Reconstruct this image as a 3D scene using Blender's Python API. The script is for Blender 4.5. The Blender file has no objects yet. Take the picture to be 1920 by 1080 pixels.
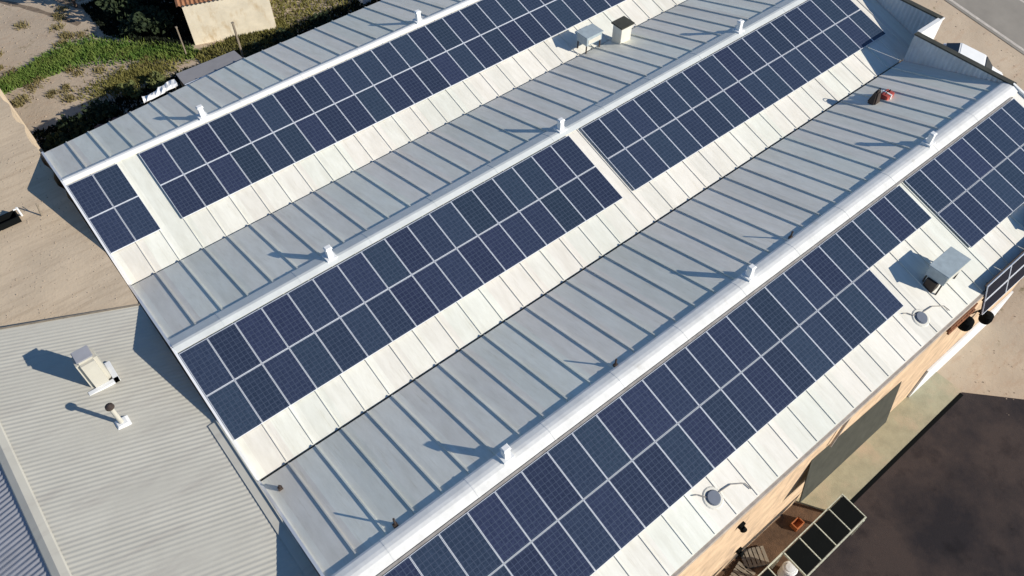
import bpy, bmesh, math, random
from mathutils import Vector, Matrix
R = math.radians
sc = bpy.context.scene
COL = sc.collection
rnd = random.Random(7)
H = 12.0                      # height of the roof ridges above the yard; coordinates below are relative to the ridges

# ------------------------------------------------------------------ camera
cd = bpy.data.cameras.new('camera'); cam = bpy.data.objects.new('camera', cd); COL.objects.link(cam)
cam.location = (-0.689, -28.703, 22.027 + H)
cam.rotation_euler = (0.668502, 0.0, -0.682294)
cd.sensor_width = 36.0; cd.lens = 36.0 * 1499.8 / 1920.0
cd.clip_start = 0.5; cd.clip_end = 2000
sc.camera = cam

# ------------------------------------------------------------------ light
SUN_AZ, SUN_EL = R(124), R(26.5)          # direction the shadows run to
S = Vector((-math.cos(SUN_AZ) * math.cos(SUN_EL), -math.sin(SUN_AZ) * math.cos(SUN_EL), math.sin(SUN_EL)))
w = bpy.data.worlds.new('World'); sc.world = w; w.use_nodes = True
nt = w.node_tree; bg = nt.nodes['Background']
sky = nt.nodes.new('ShaderNodeTexSky'); sky.sky_type = 'NISHITA'; sky.sun_disc = False
sky.sun_elevation = SUN_EL; sky.sun_rotation = math.atan2(S.x, S.y)
sky.air_density = 1.0; sky.dust_density = 0.0; sky.ozone_density = 6.0
nt.links.new(sky.outputs[0], bg.inputs[0]); bg.inputs[1].default_value = 0.09
sl = bpy.data.lights.new('sun', 'SUN'); sun = bpy.data.objects.new('sun', sl); COL.objects.link(sun)
sl.energy = 4.6; sl.angle = R(0.5); sl.color = (1.0, 0.94, 0.84)
sun.rotation_euler = S.to_track_quat('Z', 'Y').to_euler()
sun.location = (60, -60, 80)
sc.view_settings.view_transform = 'Standard'; sc.view_settings.look = 'None'
sc.view_settings.exposure = 0.24; sc.view_settings.gamma = 1.0

# ------------------------------------------------------------------ materials
def mat(name, col, rough=0.7, metal=0.0, var=0.12, scale=1.5, bump=0.0, bscale=20.0, spec=0.4, col2=None, stain=None, objvar=0.0):
    m = bpy.data.materials.new(name); m.use_nodes = True
    t = m.node_tree; N = t.nodes; L = t.links; b = N['Principled BSDF']
    b.inputs['Roughness'].default_value = rough; b.inputs['Metallic'].default_value = metal
    b.inputs['Specular IOR Level'].default_value = spec
    tc = N.new('ShaderNodeTexCoord')
    n1 = N.new('ShaderNodeTexNoise'); n1.inputs['Scale'].default_value = scale; n1.inputs['Detail'].default_value = 6; n1.inputs['Roughness'].default_value = 0.65
    L.new(tc.outputs['Object'], n1.inputs['Vector'])
    rp = N.new('ShaderNodeValToRGB'); e = rp.color_ramp.elements
    c1 = tuple(c * (1 - var) for c in col); c2 = tuple(min(1, c * (1 + var)) for c in col)
    if col2: c1, c2 = col, col2
    e[0].position = 0.3; e[0].color = (*c1, 1); e[1].position = 0.7; e[1].color = (*c2, 1)
    L.new(n1.outputs[0], rp.inputs[0]); out = rp.outputs[0]
    if stain:
        n2 = N.new('ShaderNodeTexNoise'); n2.inputs['Scale'].default_value = stain[1]; n2.inputs['Detail'].default_value = 8; n2.inputs['Roughness'].default_value = 0.7
        mp = N.new('ShaderNodeMapping'); mp.inputs['Scale'].default_value = stain[3] if len(stain) > 3 else (1, 1, 1)
        L.new(tc.outputs['Object'], mp.inputs[0]); L.new(mp.outputs[0], n2.inputs['Vector'])
        r2 = N.new('ShaderNodeValToRGB'); r2.color_ramp.elements[0].position = stain[2]; r2.color_ramp.elements[1].position = stain[2] + 0.18
        L.new(n2.outputs[0], r2.inputs[0])
        mx = N.new('ShaderNodeMix'); mx.data_type = 'RGBA'; mx.inputs[7].default_value = (*stain[0], 1)
        L.new(r2.outputs[0], mx.inputs[0]); L.new(out, mx.inputs[6]); out = mx.outputs[2]
    if objvar:
        oi = N.new('ShaderNodeObjectInfo'); mr = N.new('ShaderNodeMapRange')
        mr.inputs[3].default_value = 1 - objvar; mr.inputs[4].default_value = 1 + objvar
        L.new(oi.outputs['Random'], mr.inputs[0])
        hv = N.new('ShaderNodeHueSaturation'); L.new(mr.outputs[0], hv.inputs['Value']); L.new(out, hv.inputs['Color']); out = hv.outputs[0]
    L.new(out, b.inputs['Base Color'])
    if bump:
        n3 = N.new('ShaderNodeTexNoise'); n3.inputs['Scale'].default_value = bscale; n3.inputs['Detail'].default_value = 5
        L.new(tc.outputs['Object'], n3.inputs['Vector'])
        bp = N.new('ShaderNodeBump'); bp.inputs['Strength'].default_value = bump; bp.inputs['Distance'].default_value = 0.05
        L.new(n3.outputs[0], bp.inputs['Height']); L.new(bp.outputs[0], b.inputs['Normal'])
    return m

def sheet_mat(name, col, dirt, rough=0.55):
    """coated roof sheet: each 0.985 m sheet a slightly different tone, faint streaks down the slope"""
    m = bpy.data.materials.new(name); m.use_nodes = True
    t = m.node_tree; N = t.nodes; L = t.links; b = N['Principled BSDF']
    b.inputs['Roughness'].default_value = rough; b.inputs['Specular IOR Level'].default_value = 0.3
    tc = N.new('ShaderNodeTexCoord'); sp = N.new('ShaderNodeSeparateXYZ'); L.new(tc.outputs['Object'], sp.inputs[0])
    d = N.new('ShaderNodeMath'); d.operation = 'DIVIDE'; d.inputs[1].default_value = 0.985; L.new(sp.outputs[0], d.inputs[0])
    f = N.new('ShaderNodeMath'); f.operation = 'FLOOR'; L.new(d.outputs[0], f.inputs[0])
    wn = N.new('ShaderNodeTexWhiteNoise'); wn.noise_dimensions = '1D'; L.new(f.outputs[0], wn.inputs['W'])
    r1 = N.new('ShaderNodeMapRange'); r1.inputs[3].default_value = 0.93; r1.inputs[4].default_value = 1.04; L.new(wn.outputs[0], r1.inputs[0])
    def noise(sc_, det, rg_, mpv):
        n = N.new('ShaderNodeTexNoise'); n.inputs['Scale'].default_value = sc_; n.inputs['Detail'].default_value = det; n.inputs['Roughness'].default_value = rg_
        mp = N.new('ShaderNodeMapping'); mp.inputs['Scale'].default_value = mpv; L.new(tc.outputs['Object'], mp.inputs[0]); L.new(mp.outputs[0], n.inputs['Vector']); return n.outputs[0]
    def ramp(src, p0, p1, c0, c1):
        r = N.new('ShaderNodeValToRGB'); r.color_ramp.elements[0].position = p0; r.color_ramp.elements[0].color = (*c0, 1)
        r.color_ramp.elements[1].position = p1; r.color_ramp.elements[1].color = (*c1, 1); L.new(src, r.inputs[0]); return r.outputs[0]
    base = ramp(noise(1.6, 8, .7, (2.2, .5, .5)), .32, .62, dirt, col)
    st = ramp(noise(3.2, 9, .75, (3.0, .22, .22)), .56, .78, (1, 1, 1), (.78, .75, .68))       # run-off streaks down the slope
    sp2 = ramp(noise(7, 6, .8, (1, 1, 1)), .66, .74, (1, 1, 1), (.84, .81, .76))                # specks of grime
    w2 = N.new('ShaderNodeTexWhiteNoise'); w2.noise_dimensions = '1D'; ad = N.new('ShaderNodeMath'); ad.inputs[1].default_value = 71.3; L.new(f.outputs[0], ad.inputs[0]); L.new(ad.outputs[0], w2.inputs['W'])
    hue = ramp(w2.outputs[0], .1, .9, (1.0, .975, .955), (.965, .99, .965))                     # sheets yellowed or greened a little
    out = base
    for c in (st, sp2, hue):
        x = N.new('ShaderNodeMix'); x.data_type = 'RGBA'; x.blend_type = 'MULTIPLY'; x.inputs[0].default_value = 1.0
        L.new(out, x.inputs[6]); L.new(c, x.inputs[7]); out = x.outputs[2]
    hv = N.new('ShaderNodeHueSaturation'); L.new(r1.outputs[0], hv.inputs['Value']); L.new(out, hv.inputs['Color'])
    L.new(hv.outputs[0], b.inputs['Base Color'])
    bp = N.new('ShaderNodeBump'); bp.inputs['Strength'].default_value = .25; bp.inputs['Distance'].default_value = .03
    L.new(noise(1.3, 4, .6, (1.5, .7, .7)), bp.inputs['Height']); L.new(bp.outputs[0], b.inputs['Normal'])
    return m

def cell_mat():
    """dark blue cells: a 6 x 10 grid of fine pale lines under glass; tone differs from module to module"""
    m = bpy.data.materials.new('solar_cells'); m.use_nodes = True
    t = m.node_tree; N = t.nodes; L = t.links; b = N['Principled BSDF']
    b.inputs['Roughness'].default_value = 0.22; b.inputs['Specular IOR Level'].default_value = 0.5
    tc = N.new('ShaderNodeTexCoord'); sp = N.new('ShaderNodeSeparateXYZ'); L.new(tc.outputs['Object'], sp.inputs[0])
    fac = None
    for ax, per in ((0, 0.158), (1, 0.1665)):
        d = N.new('ShaderNodeMath'); d.operation = 'DIVIDE'; d.inputs[1].default_value = per; L.new(sp.outputs[ax], d.inputs[0])
        a = N.new('ShaderNodeMath'); a.operation = 'ADD'; a.inputs[1].default_value = 100.0; L.new(d.outputs[0], a.inputs[0])
        f = N.new('ShaderNodeMath'); f.operation = 'FRACT'; L.new(a.outputs[0], f.inputs[0])
        c = N.new('ShaderNodeMath'); c.operation = 'LESS_THAN'; c.inputs[1].default_value = 0.09; L.new(f.outputs[0], c.inputs[0])
        if fac is None: fac = c
        else:
            x = N.new('ShaderNodeMath'); x.operation = 'MAXIMUM'; L.new(fac.outputs[0], x.inputs[0]); L.new(c.outputs[0], x.inputs[1]); fac = x
    n = N.new('ShaderNodeTexNoise'); n.inputs['Scale'].default_value = 16; n.inputs['Detail'].default_value = 6; n.inputs['Roughness'].default_value = 0.8; L.new(tc.outputs['Object'], n.inputs['Vector'])
    rp = N.new('ShaderNodeValToRGB'); rp.color_ramp.elements[0].color = (0.013, 0.021, 0.043, 1); rp.color_ramp.elements[1].color = (0.044, 0.060, 0.103, 1)
    rp.color_ramp.elements[0].position = 0.32; rp.color_ramp.elements[1].position = 0.68; L.new(n.outputs[0], rp.inputs[0])
    oi = N.new('ShaderNodeObjectInfo'); mr = N.new('ShaderNodeMapRange'); mr.inputs[3].default_value = 0.84; mr.inputs[4].default_value = 1.16; L.new(oi.outputs['Random'], mr.inputs[0])
    mh = N.new('ShaderNodeMapRange'); mh.inputs[3].default_value = 0.48; mh.inputs[4].default_value = 0.515
    mm = N.new('ShaderNodeMath'); mm.operation = 'MULTIPLY'; mm.inputs[1].default_value = 7.31; L.new(oi.outputs['Random'], mm.inputs[0])
    mf = N.new('ShaderNodeMath'); mf.operation = 'FRACT'; L.new(mm.outputs[0], mf.inputs[0]); L.new(mf.outputs[0], mh.inputs[0])
    hv = N.new('ShaderNodeHueSaturation'); L.new(mr.outputs[0], hv.inputs['Value']); L.new(mh.outputs[0], hv.inputs['Hue']); L.new(rp.outputs[0], hv.inputs['Color'])
    mx = N.new('ShaderNodeMix'); mx.data_type = 'RGBA'; mx.inputs[7].default_value = (0.066, 0.083, 0.124, 1)
    L.new(fac.outputs[0], mx.inputs[0]); L.new(hv.outputs[0], mx.inputs[6]); L.new(mx.outputs[2], b.inputs['Base Color'])
    return m

M = dict(
    white_roof=sheet_mat('white_roof_sheet', (0.82, 0.80, 0.725), (0.72, 0.695, 0.615)),
    cap_white=mat('white_ridge_metal', (0.82, 0.81, 0.77), 0.45, var=0.05),
    cap_front=mat('chalky_ridge_metal', (0.76, 0.75, 0.71), 0.6, var=0.10, scale=2.2, stain=((0.55, 0.52, 0.46), 1.4, 0.6)),
    grey_brown=mat('grey_brown_strip', (0.30, 0.275, 0.25), 0.6, var=.25, scale=3),
    cap_grey=mat('grey_ridge_metal', (0.60, 0.62, 0.60), 0.5, var=0.08),
    trim=mat('pale_trim', (0.72, 0.73, 0.74), 0.5, var=0.06),
    gutter=mat('gutter_metal', (0.42, 0.36, 0.30), 0.6, var=0.2, scale=4),
    moss=mat('mossy_valley', (0.07, 0.065, 0.045), 0.9, var=0.5, scale=5),
    frame=mat('aluminium_frame', (0.74, 0.77, 0.82), 0.45, var=0.06),
    cells=cell_mat(),
    back=mat('dark_backsheet', (0.03, 0.03, 0.035), 0.7),
    wall=mat('peach_render', (0.66, 0.47, 0.30), 0.9, var=0.22, scale=1.2, bump=.2, stain=((0.40, 0.29, 0.20), 1.5, 0.52, (1, 1, 0.3))),
    white_wall=mat('white_render', (0.72, 0.74, 0.74), 0.9, var=0.08, scale=2),
    corr_white=mat('white_corrugated_sheet', (0.62, 0.63, 0.62), 0.6, var=0.12, scale=1.2),
    dark_metal=mat('dark_green_grey_metal', (0.058, 0.057, 0.043), 0.7, var=0.25, scale=2),
    pale_sheet=mat('pale_fibre_sheet', (0.52, 0.495, 0.42), 0.85, var=0.07, scale=0.7, stain=((0.45, 0.42, 0.36), 0.6, 0.52, (0.6, 3, 1))),
    grey_sheet=mat('grey_fibre_sheet', (0.36, 0.36, 0.38), 0.85, var=0.12, scale=1.0),
    cream=mat('cream_stained_wall', (0.80, 0.72, 0.56), 0.9, var=0.12, scale=1.4, stain=((0.58, 0.44, 0.26), 1.3, 0.54, (1, 1, 0.4))),
    tile=mat('terracotta_tile', (0.30, 0.14, 0.07), 0.85, var=0.35, scale=5),
    black=mat('black_plastic_and_shadow', (0.006, 0.007, 0.007), 0.9, spec=0.05),
    dark=mat('dark_box', (0.05, 0.035, 0.028), 0.7, var=0.3),
    galv=mat('galvanised_steel', (0.38, 0.44, 0.455), 0.5, var=0.12, scale=4),
    cream_metal=mat('cream_metal', (0.70, 0.67, 0.58), 0.5, var=0.08, scale=5),
    white_paint=mat('white_paint', (0.80, 0.80, 0.78), 0.4, var=0.04),
    white_cloth=mat('white_tarpaulin', (0.82, 0.81, 0.78), 0.8, var=0.06),
    maroon=mat('maroon_tarpaulin', (0.07, 0.02, 0.028), 0.8, var=0.3),
    red=mat('red_paint', (0.42, 0.08, 0.06), 0.5, var=0.15),
    orange=mat('orange_plastic', (0.42, 0.13, 0.04), 0.7, var=.3, scale=5),
    glass=mat('dark_car_glass', (0.02, 0.025, 0.03), 0.1, var=0.0, spec=0.6),
    tyre=mat('tyre_rubber', (0.02, 0.02, 0.02), 0.9),
    rust=mat('rusty_iron', (0.20, 0.08, 0.035), 0.85, var=0.4, scale=9),
    wood=mat('weathered_wood', (0.24, 0.20, 0.15), 0.9, var=0.25, scale=6),
    paving=mat('mossy_concrete', (0.35, 0.325, 0.22), 0.95, var=0.16, scale=1.6, bump=0.3, stain=((0.45, 0.36, 0.25), 0.5, 0.5)),
    road=mat('grey_road', (0.24, 0.22, 0.19), 0.95, var=0.12, scale=0.5),
    line=mat('worn_road_line', (0.46, 0.42, 0.37), 0.9, var=0.2, scale=3),
    earth=mat('sandy_earth', (0.60, 0.475, 0.33), 0.95, var=0.08, scale=0.7, bump=0.2, bscale=9, stain=((0.51, 0.395, 0.27), 1.7, 0.47, (0.25, 2.6, 1))),
    trunk=mat('bark', (0.10, 0.07, 0.05), 0.95, var=0.3, scale=8),
)

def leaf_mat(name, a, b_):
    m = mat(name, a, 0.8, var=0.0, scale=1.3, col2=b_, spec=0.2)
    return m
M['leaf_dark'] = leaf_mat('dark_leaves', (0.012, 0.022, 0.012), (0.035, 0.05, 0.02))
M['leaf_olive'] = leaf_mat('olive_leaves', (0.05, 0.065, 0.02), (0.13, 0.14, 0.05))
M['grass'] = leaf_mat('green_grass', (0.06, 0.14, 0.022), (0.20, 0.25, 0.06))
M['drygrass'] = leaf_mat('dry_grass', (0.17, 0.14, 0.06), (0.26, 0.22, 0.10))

def ground_mat():
    """pale sandy ground, pinkish and dusty patches, gravel speckle and scattered dark weeds"""
    m = bpy.data.materials.new('sandy_ground'); m.use_nodes = True
    t = m.node_tree; N = t.nodes; L = t.links; b = N['Principled BSDF']; b.inputs['Roughness'].default_value = 0.95; b.inputs['Specular IOR Level'].default_value = 0.15
    tc = N.new('ShaderNodeTexCoord')
    def noise(s, det=6, rg=0.6, sc_=(1, 1, 1)):
        mp = N.new('ShaderNodeMapping'); mp.inputs['Scale'].default_value = sc_; L.new(tc.outputs['Object'], mp.inputs[0])
        n = N.new('ShaderNodeTexNoise'); n.inputs['Scale'].default_value = s; n.inputs['Detail'].default_value = det; n.inputs['Roughness'].default_value = rg
        L.new(mp.outputs[0], n.inputs['Vector']); return n.outputs[0]
    def ramp(src, p0, p1, c0=(0, 0, 0), c1=(1, 1, 1)):
        r = N.new('ShaderNodeValToRGB'); e = r.color_ramp.elements; e[0].position = p0; e[1].position = p1; e[0].color = (*c0, 1); e[1].color = (*c1, 1)
        L.new(src, r.inputs[0]); return r.outputs[0]
    def mix(f, a, c):
        x = N.new('ShaderNodeMix'); x.data_type = 'RGBA'; L.new(f, x.inputs[0]); L.new(a, x.inputs[6])
        if isinstance(c, tuple): x.inputs[7].default_value = (*c, 1)
        else: L.new(c, x.inputs[7])
        return x.outputs[2]
    base = ramp(noise(0.35), 0.3, 0.7, (0.41, 0.33, 0.245), (0.52, 0.42, 0.31))
    base = mix(ramp(noise(1.7, 8, 0.7, (0.5, 1.6, 1)), 0.52, 0.68), base, (0.44, 0.33, 0.235))
    base = mix(ramp(noise(0.8, 9, 0.75), 0.60, 0.70), base, (0.17, 0.14, 0.07))
    base = mix(ramp(noise(9, 5, 0.7), 0.62, 0.72), base, (0.36, 0.27, 0.19))
    L.new(base, b.inputs['Base Color'])
    bp = N.new('ShaderNodeBump'); bp.inputs['Strength'].default_value = 0.35; bp.inputs['Distance'].default_value = 0.08
    L.new(noise(3.5, 8, 0.7), bp.inputs['Height']); L.new(bp.outputs[0], b.inputs['Normal'])
    return m
M['ground'] = ground_mat()
def asphalt_mat():
    m = bpy.data.materials.new('worn_asphalt'); m.use_nodes = True
    t = m.node_tree; N = t.nodes; L = t.links; b = N['Principled BSDF']; b.inputs['Roughness'].default_value = 0.9; b.inputs['Specular IOR Level'].default_value = 0.2
    tc = N.new('ShaderNodeTexCoord')
    def noise(sc_, det, rg_):
        n = N.new('ShaderNodeTexNoise'); n.inputs['Scale'].default_value = sc_; n.inputs['Detail'].default_value = det; n.inputs['Roughness'].default_value = rg_; L.new(tc.outputs['Object'], n.inputs['Vector']); return n.outputs[0]
    def ramp(src, p0, p1, c0, c1):
        r = N.new('ShaderNodeValToRGB'); r.color_ramp.elements[0].position = p0; r.color_ramp.elements[0].color = (*c0, 1)
        r.color_ramp.elements[1].position = p1; r.color_ramp.elements[1].color = (*c1, 1); L.new(src, r.inputs[0]); return r.outputs[0]
    base = ramp(noise(.22, 7, .65), .40, .60, (.020, .018, .022), (.056, .043, .040))     # washed-in red dust
    out = base
    for c in (ramp(noise(55, 3, .8), .3, .75, (.55, .55, .55), (1.5, 1.45, 1.4)),          # aggregate
              ramp(noise(.85, 5, .6), .30, .46, (.58, .58, .62), (1, 1, 1)),               # oil spots
              ramp(noise(2.6, 8, .75), .58, .72, (1, 1, 1), (1.3, 1.25, 1.2))):          # scuffed patches
        x = N.new('ShaderNodeMix'); x.data_type = 'RGBA'; x.blend_type = 'MULTIPLY'; x.clamp_result = False; x.inputs[0].default_value = 1.0
        L.new(out, x.inputs[6]); L.new(c, x.inputs[7]); out = x.outputs[2]
    L.new(out, b.inputs['Base Color'])
    bp = N.new('ShaderNodeBump'); bp.inputs['Strength'].default_value = .4; bp.inputs['Distance'].default_value = .03; L.new(noise(22, 5, .7), bp.inputs['Height']); L.new(bp.outputs[0], b.inputs['Normal'])
    return m
M['asphalt'] = asphalt_mat()

# ------------------------------------------------------------------ mesh helpers
class MB:
    """collects faces (ridge-relative world coordinates) and links them as ONE mesh object"""
    def __init__(s): s.v = []; s.f = []
    def poly(s, pts):
        i = len(s.v); s.v += [tuple(p) for p in pts]; s.f.append(tuple(range(i, i + len(pts)))); return s
    def hexa(s, a, b):      # two quads (bottom a, top b), same winding seen from above = counter-clockwise
        i = len(s.v); s.v += [tuple(p) for p in a] + [tuple(p) for p in b]; n = len(a)
        s.f.append(tuple(i + k for k in reversed(range(n)))); s.f.append(tuple(i + n + k for k in range(n)))
        for k in range(n):
            k2 = (k + 1) % n; s.f.append((i + k, i + k2, i + n + k2, i + n + k))
        return s
    def box(s, x0, x1, y0, y1, z0, z1):
        q = [(x0, y0), (x1, y0), (x1, y1), (x0, y1)]
        return s.hexa([(x, y, z0) for x, y in q], [(x, y, z1) for x, y in q])
    def prism(s, prof, x0, x1):     # profile of (y, z), extruded along x
        return s.hexa([(x0, y, z) for y, z in prof], [(x1, y, z) for y, z in prof])
    def tube(s, a, b, r0, r1=None, n=12, cap=True):
        a = Vector(a); b = Vector(b); r1 = r0 if r1 is None else r1
        d = (b - a).normalized(); e = d.orthogonal().normalized(); g = d.cross(e)
        A = [a + (e * math.cos(t) + g * math.sin(t)) * r0 for t in [2 * math.pi * k / n for k in range(n)]]
        B = [b + (e * math.cos(t) + g * math.sin(t)) * r1 for t in [2 * math.pi * k / n for k in range(n)]]
        return s.hexa(A, B)
    def lathe(s, c, prof, n=20):
        i = len(s.v)
        for r, z in prof:
            for k in range(n):
                t = 2 * math.pi * k / n; s.v.append((c[0] + r * math.cos(t), c[1] + r * math.sin(t), c[2] + z))
        for j in range(len(prof) - 1):
            for k in range(n):
                k2 = (k + 1) % n; s.f.append((i + j * n + k, i + j * n + k2, i + (j + 1) * n + k2, i + (j + 1) * n + k))
        s.f.append(tuple(i + (len(prof) - 1) * n + k for k in range(n)))
        return s
    def build(s, name, m, parent=None, loc=None, bevel=0.0, local=False, fixn=True):
        me = bpy.data.meshes.new(name)
        o = bpy.data.objects.new(name, me)
        org = Vector((0, 0, 0))
        if local: pass
        elif parent is not None: org = Vector(parent['_base'])
        elif loc is not None: org = Vector(loc)
        vs = [tuple(Vector(p) - org) for p in s.v]
        me.from_pydata(vs, [], s.f); me.update()
        if fixn:
            bm = bmesh.new(); bm.from_mesh(me); bmesh.ops.recalc_face_normals(bm, faces=bm.faces)
            if bevel: bmesh.ops.bevel(bm, geom=bm.edges[:], offset=bevel, segments=2, affect='EDGES', clamp_overlap=True)
            bm.to_mesh(me); bm.free()
        me.materials.append(m)
        COL.objects.link(o)
        if parent is not None:
            o.parent = parent; o['_base'] = tuple(org)
        else:
            o.location = org + Vector((0, 0, H)); o['_base'] = tuple(org)
        return o

def tag(o, label=None, cat=None, group=None, kind=None):
    if label: o['label'] = label
    if cat: o['category'] = cat
    if group: o['group'] = group
    if kind: o['kind'] = kind
    return o
def thing(name, loc, label, cat, group=None):
    o = bpy.data.objects.new(name, None); COL.objects.link(o); o.empty_display_size = 0.3
    o.location = Vector(loc) + Vector((0, 0, H)); o['_base'] = tuple(loc)
    return tag(o, label, cat, group)
def copy_tree(o, parent=None):
    c = o.copy(); COL.objects.link(c); c.parent = parent
    for ch in list(o.children): copy_tree(ch, c)
    return c

# ------------------------------------------------------------------ geometry of the big roof
W = 10.111; AL = 0.2872; ca, sa, ta = math.cos(AL), math.sin(AL), math.tan(AL)
U1 = 36.4; U2 = 34.4            # far ends of the two rear gables / of the front gable
SEAM = 0.985
RUN = 5.14                      # horizontal run of a sunny slope down to its valley
def lit(k, u, s, n=0.0):        # point on the sunny slope of gable k, s metres down from the ridge, n above it
    return Vector((u, -k * W - s * ca - n * sa, -s * sa + n * ca))
def shade(k, u, s, n=0.0):
    return Vector((u, -k * W + s * ca + n * sa, -s * sa + n * ca))
def slab(mb, fn, k, u0, u1, s0, s1, n0, n1):
    q = [(u0, s0), (u1, s0), (u1, s1), (u0, s1)]
    mb.hexa([fn(k, u, s, n0) for u, s in q], [fn(k, u, s, n1) for u, s in q])

# ------------------------------------------------------------------ setting: ground, terrace, road, yard
def T(y): return -12 + 6 * min(1, max(0, (y + 24) / 27))
g = MB()
ys = [-400, -150, -60, -40, -32, -28, -24] + [-24 + 27 * k / 9 for k in range(1, 10)] + [6, 9, 12, 15, 18, 21, 25, 30, 40, 60, 150, 500]
xs = [-400, -120, -50, -20, -8, -3, 0, 3, 6, 9, 12, 15, 20, 25, 30, 35, 40, 45, 50, 55, 60, 70, 90, 150, 500]
iv = {}
for i, x in enumerate(xs):
    for j, y in enumerate(ys):
        iv[i, j] = len(g.v); g.v.append((x, y, T(y)))
for i in range(len(xs) - 1):
    for j in range(len(ys) - 1):
        g.f.append((iv[i, j], iv[i + 1, j], iv[i + 1, j + 1], iv[i, j + 1]))
tag(g.build('ground', M['ground']), kind='structure')

# raised earth terrace against the near end of the building
tb = MB(); rr = random.Random(3)
nx, ny = 40, 40
def tz(x, y): return -1.0 + 0.012 * math.sin(x * 1.3 + y * 0.7) + 0.01 * math.sin(y * 1.9 - x)
top = {}
for i in range(nx + 1):
    for j in range(ny + 1):
        x = -0.13 - 40 * (i / nx) ** 1.6; y = -4.4 - 0.385 * (x + 0.0) * 0 + (j / ny) * 16.4
        # front edge follows the skewed verge of the neighbouring shed
        yf = max(-6.75, -6.75 + 0.0) - 0.385 * x if x > -6 else -4.45
        y = yf + (j / ny) * (12.0 - yf)
        xx = x
        if i == 0 and j > 14: xx += 0.10 * math.sin(j * 1.7) - 0.05 + rr.uniform(-0.07, 0.07)
        top[i, j] = len(tb.v); tb.v.append((xx, y, tz(x, y)))
for i in range(nx):
    for j in range(ny):
        tb.f.append((top[i, j], top[i, j + 1], top[i + 1, j + 1], top[i + 1, j]))
def skirt(keys, dx, dy):
    prev = None
    for k in keys:
        x, y, z = tb.v[top[k]]; nb = len(tb.v); tb.v.append((x + dx, y + dy, -12.0 if dy <= 0 and dx == 0 else -6.3))
        if prev is not None: tb.f.append((prev[0], top[k], nb, prev[1]) if True else None)
        prev = (top[k], nb)
skirt([(0, j) for j in range(ny + 1)], 0.25, 0.001)
skirt([(i, ny) for i in range(nx + 1)], 0, 13)
skirt([(nx, j) for j in range(ny + 1)], -10, 0.001)
skirt([(i, 0) for i in range(nx + 1)], 0, 0)
tag(tb.build('earth_terrace', M['earth']), kind='structure')

# yard side: mossy concrete walk, dark asphalt, far road
p = MB(); p.hexa([(19.3, -26.8, -12.1), (29.25, -26.8, -12.1), (29.25, -25.3, -12.1), (18.4, -25.3, -12.1)], [(19.3, -26.8, -11.86), (29.25, -26.8, -11.86), (29.25, -25.3, -11.86), (18.4, -25.3, -11.86)])
tag(p.build('pavement', M['paving']), kind='structure')
a = MB(); a.hexa([(-30, -60, -12.05), (60, -60, -12.05), (29.3, -26.86, -12.05), (-30, -26.86, -12.05)], [(-30, -60, -11.985), (60, -60, -11.985), (29.3, -26.86, -11.985), (-30, -26.86, -11.985)])
tag(a.build('asphalt_yard', M['asphalt']), kind='structure')
dc = MB(); dc.box(19.3, 29.2, -27.0, -26.81, -12.0, -11.975); tag(dc.build('kerb_shadow', M['black']), kind='structure')  # black strip laid as the kerb's shadow along the asphalt edge
so = MB(); so.hexa([(-30, -26.84, -12.05), (20.5, -26.84, -12.05), (18.35, -25.2, -12.05), (-30, -25.2, -12.05)], [(-30, -26.84, -11.99), (20.5, -26.84, -11.99), (18.35, -25.2, -11.99), (-30, -25.2, -11.99)])
tag(so.build('brown_soil', mat('brown_soil', (0.11, 0.062, 0.034), 0.95, var=0.4, scale=1.8, bump=0.5)), kind='structure')
def drape(name, m, x0f, x1f, off, kind='structure', parent=None):
    mb = MB(); yy = [-24, 3]
    for seg in ((-60, -24), (-24, 3), (3, 60)):
        q = [(x0f(seg[0]), seg[0]), (x1f(seg[0]), seg[0]), (x1f(seg[1]), seg[1]), (x0f(seg[1]), seg[1])]
        mb.poly([(x, y, T(y) + off) for x, y in q])
    o = mb.build(name, m, parent); 
    if parent is None: tag(o, kind=kind)
    return o
rx = lambda y: 53.55 - 0.118 * (y + 9.24)
road = drape('road', M['road'], lambda y: rx(y) - 0.2, lambda y: rx(y) + 9.5, 0.03)
drape('edge_line', M['line'], lambda y: rx(y) + 0.05, lambda y: rx(y) + 0.3, 0.036, parent=road)
drape('centre_line', M['line'], lambda y: rx(y) + 4.6, lambda y: rx(y) + 4.8, 0.036, parent=road)

tr = MB(); rr = random.Random(9)
for off in (0, 1.5):                       # wheel ruts curving over the sand
    prev = None
    for i in range(15):
        f = i / 14; x = 1.6 + off * .75 + 4.2 * f; y = 28.0 + off * .6 - 7.4 * f + .6 * math.sin(f * 3); w_ = .16 + rr.uniform(-.06, .06)
        cur = ((x - w_, y - w_ * .5, -5.994), (x + w_, y + w_ * .5, -5.994))
        if prev: tr.poly([prev[0], prev[1], cur[1], cur[0]])
        prev = cur
tag(tr.build('wheel_ruts', mat('damp_earth', (0.20, 0.15, 0.105), .95, var=.35, scale=3)), kind='structure')

# ------------------------------------------------------------------ the gabled hall
hall = thing('gabled_hall', (17, -10, -12), 'long hall with three parallel gabled roofs carrying rows of solar panels', 'building')
mb = MB()
e0 = 4.3
def under(y):                    # roof underside
    if y >= 0: return -y * ta
    k = 0
    while -y > RUN + k * W: k += 1
    return -abs(-y - k * W) * ta
prof = [(4.0, under(4.0) - .11), (0, -.11), (-RUN, under(-RUN) - .11), (-W, -.11), (-W - RUN - .02, under(-W - RUN) - .11)]
mb.prism([(4.0, -12.3)] + prof + [(-W - RUN - .02, -12.3)], 0.10, 36.3)
mb.prism([(-W - RUN - .04, -12.3), (-W - RUN - .04, under(-W - RUN) - .11), (-2 * W, -.11), (-25.30, under(-25.2) - .11), (-25.30, -12.3)], 0.10, 34.3)
mb.build('wall', M['wall'], hall)

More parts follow.
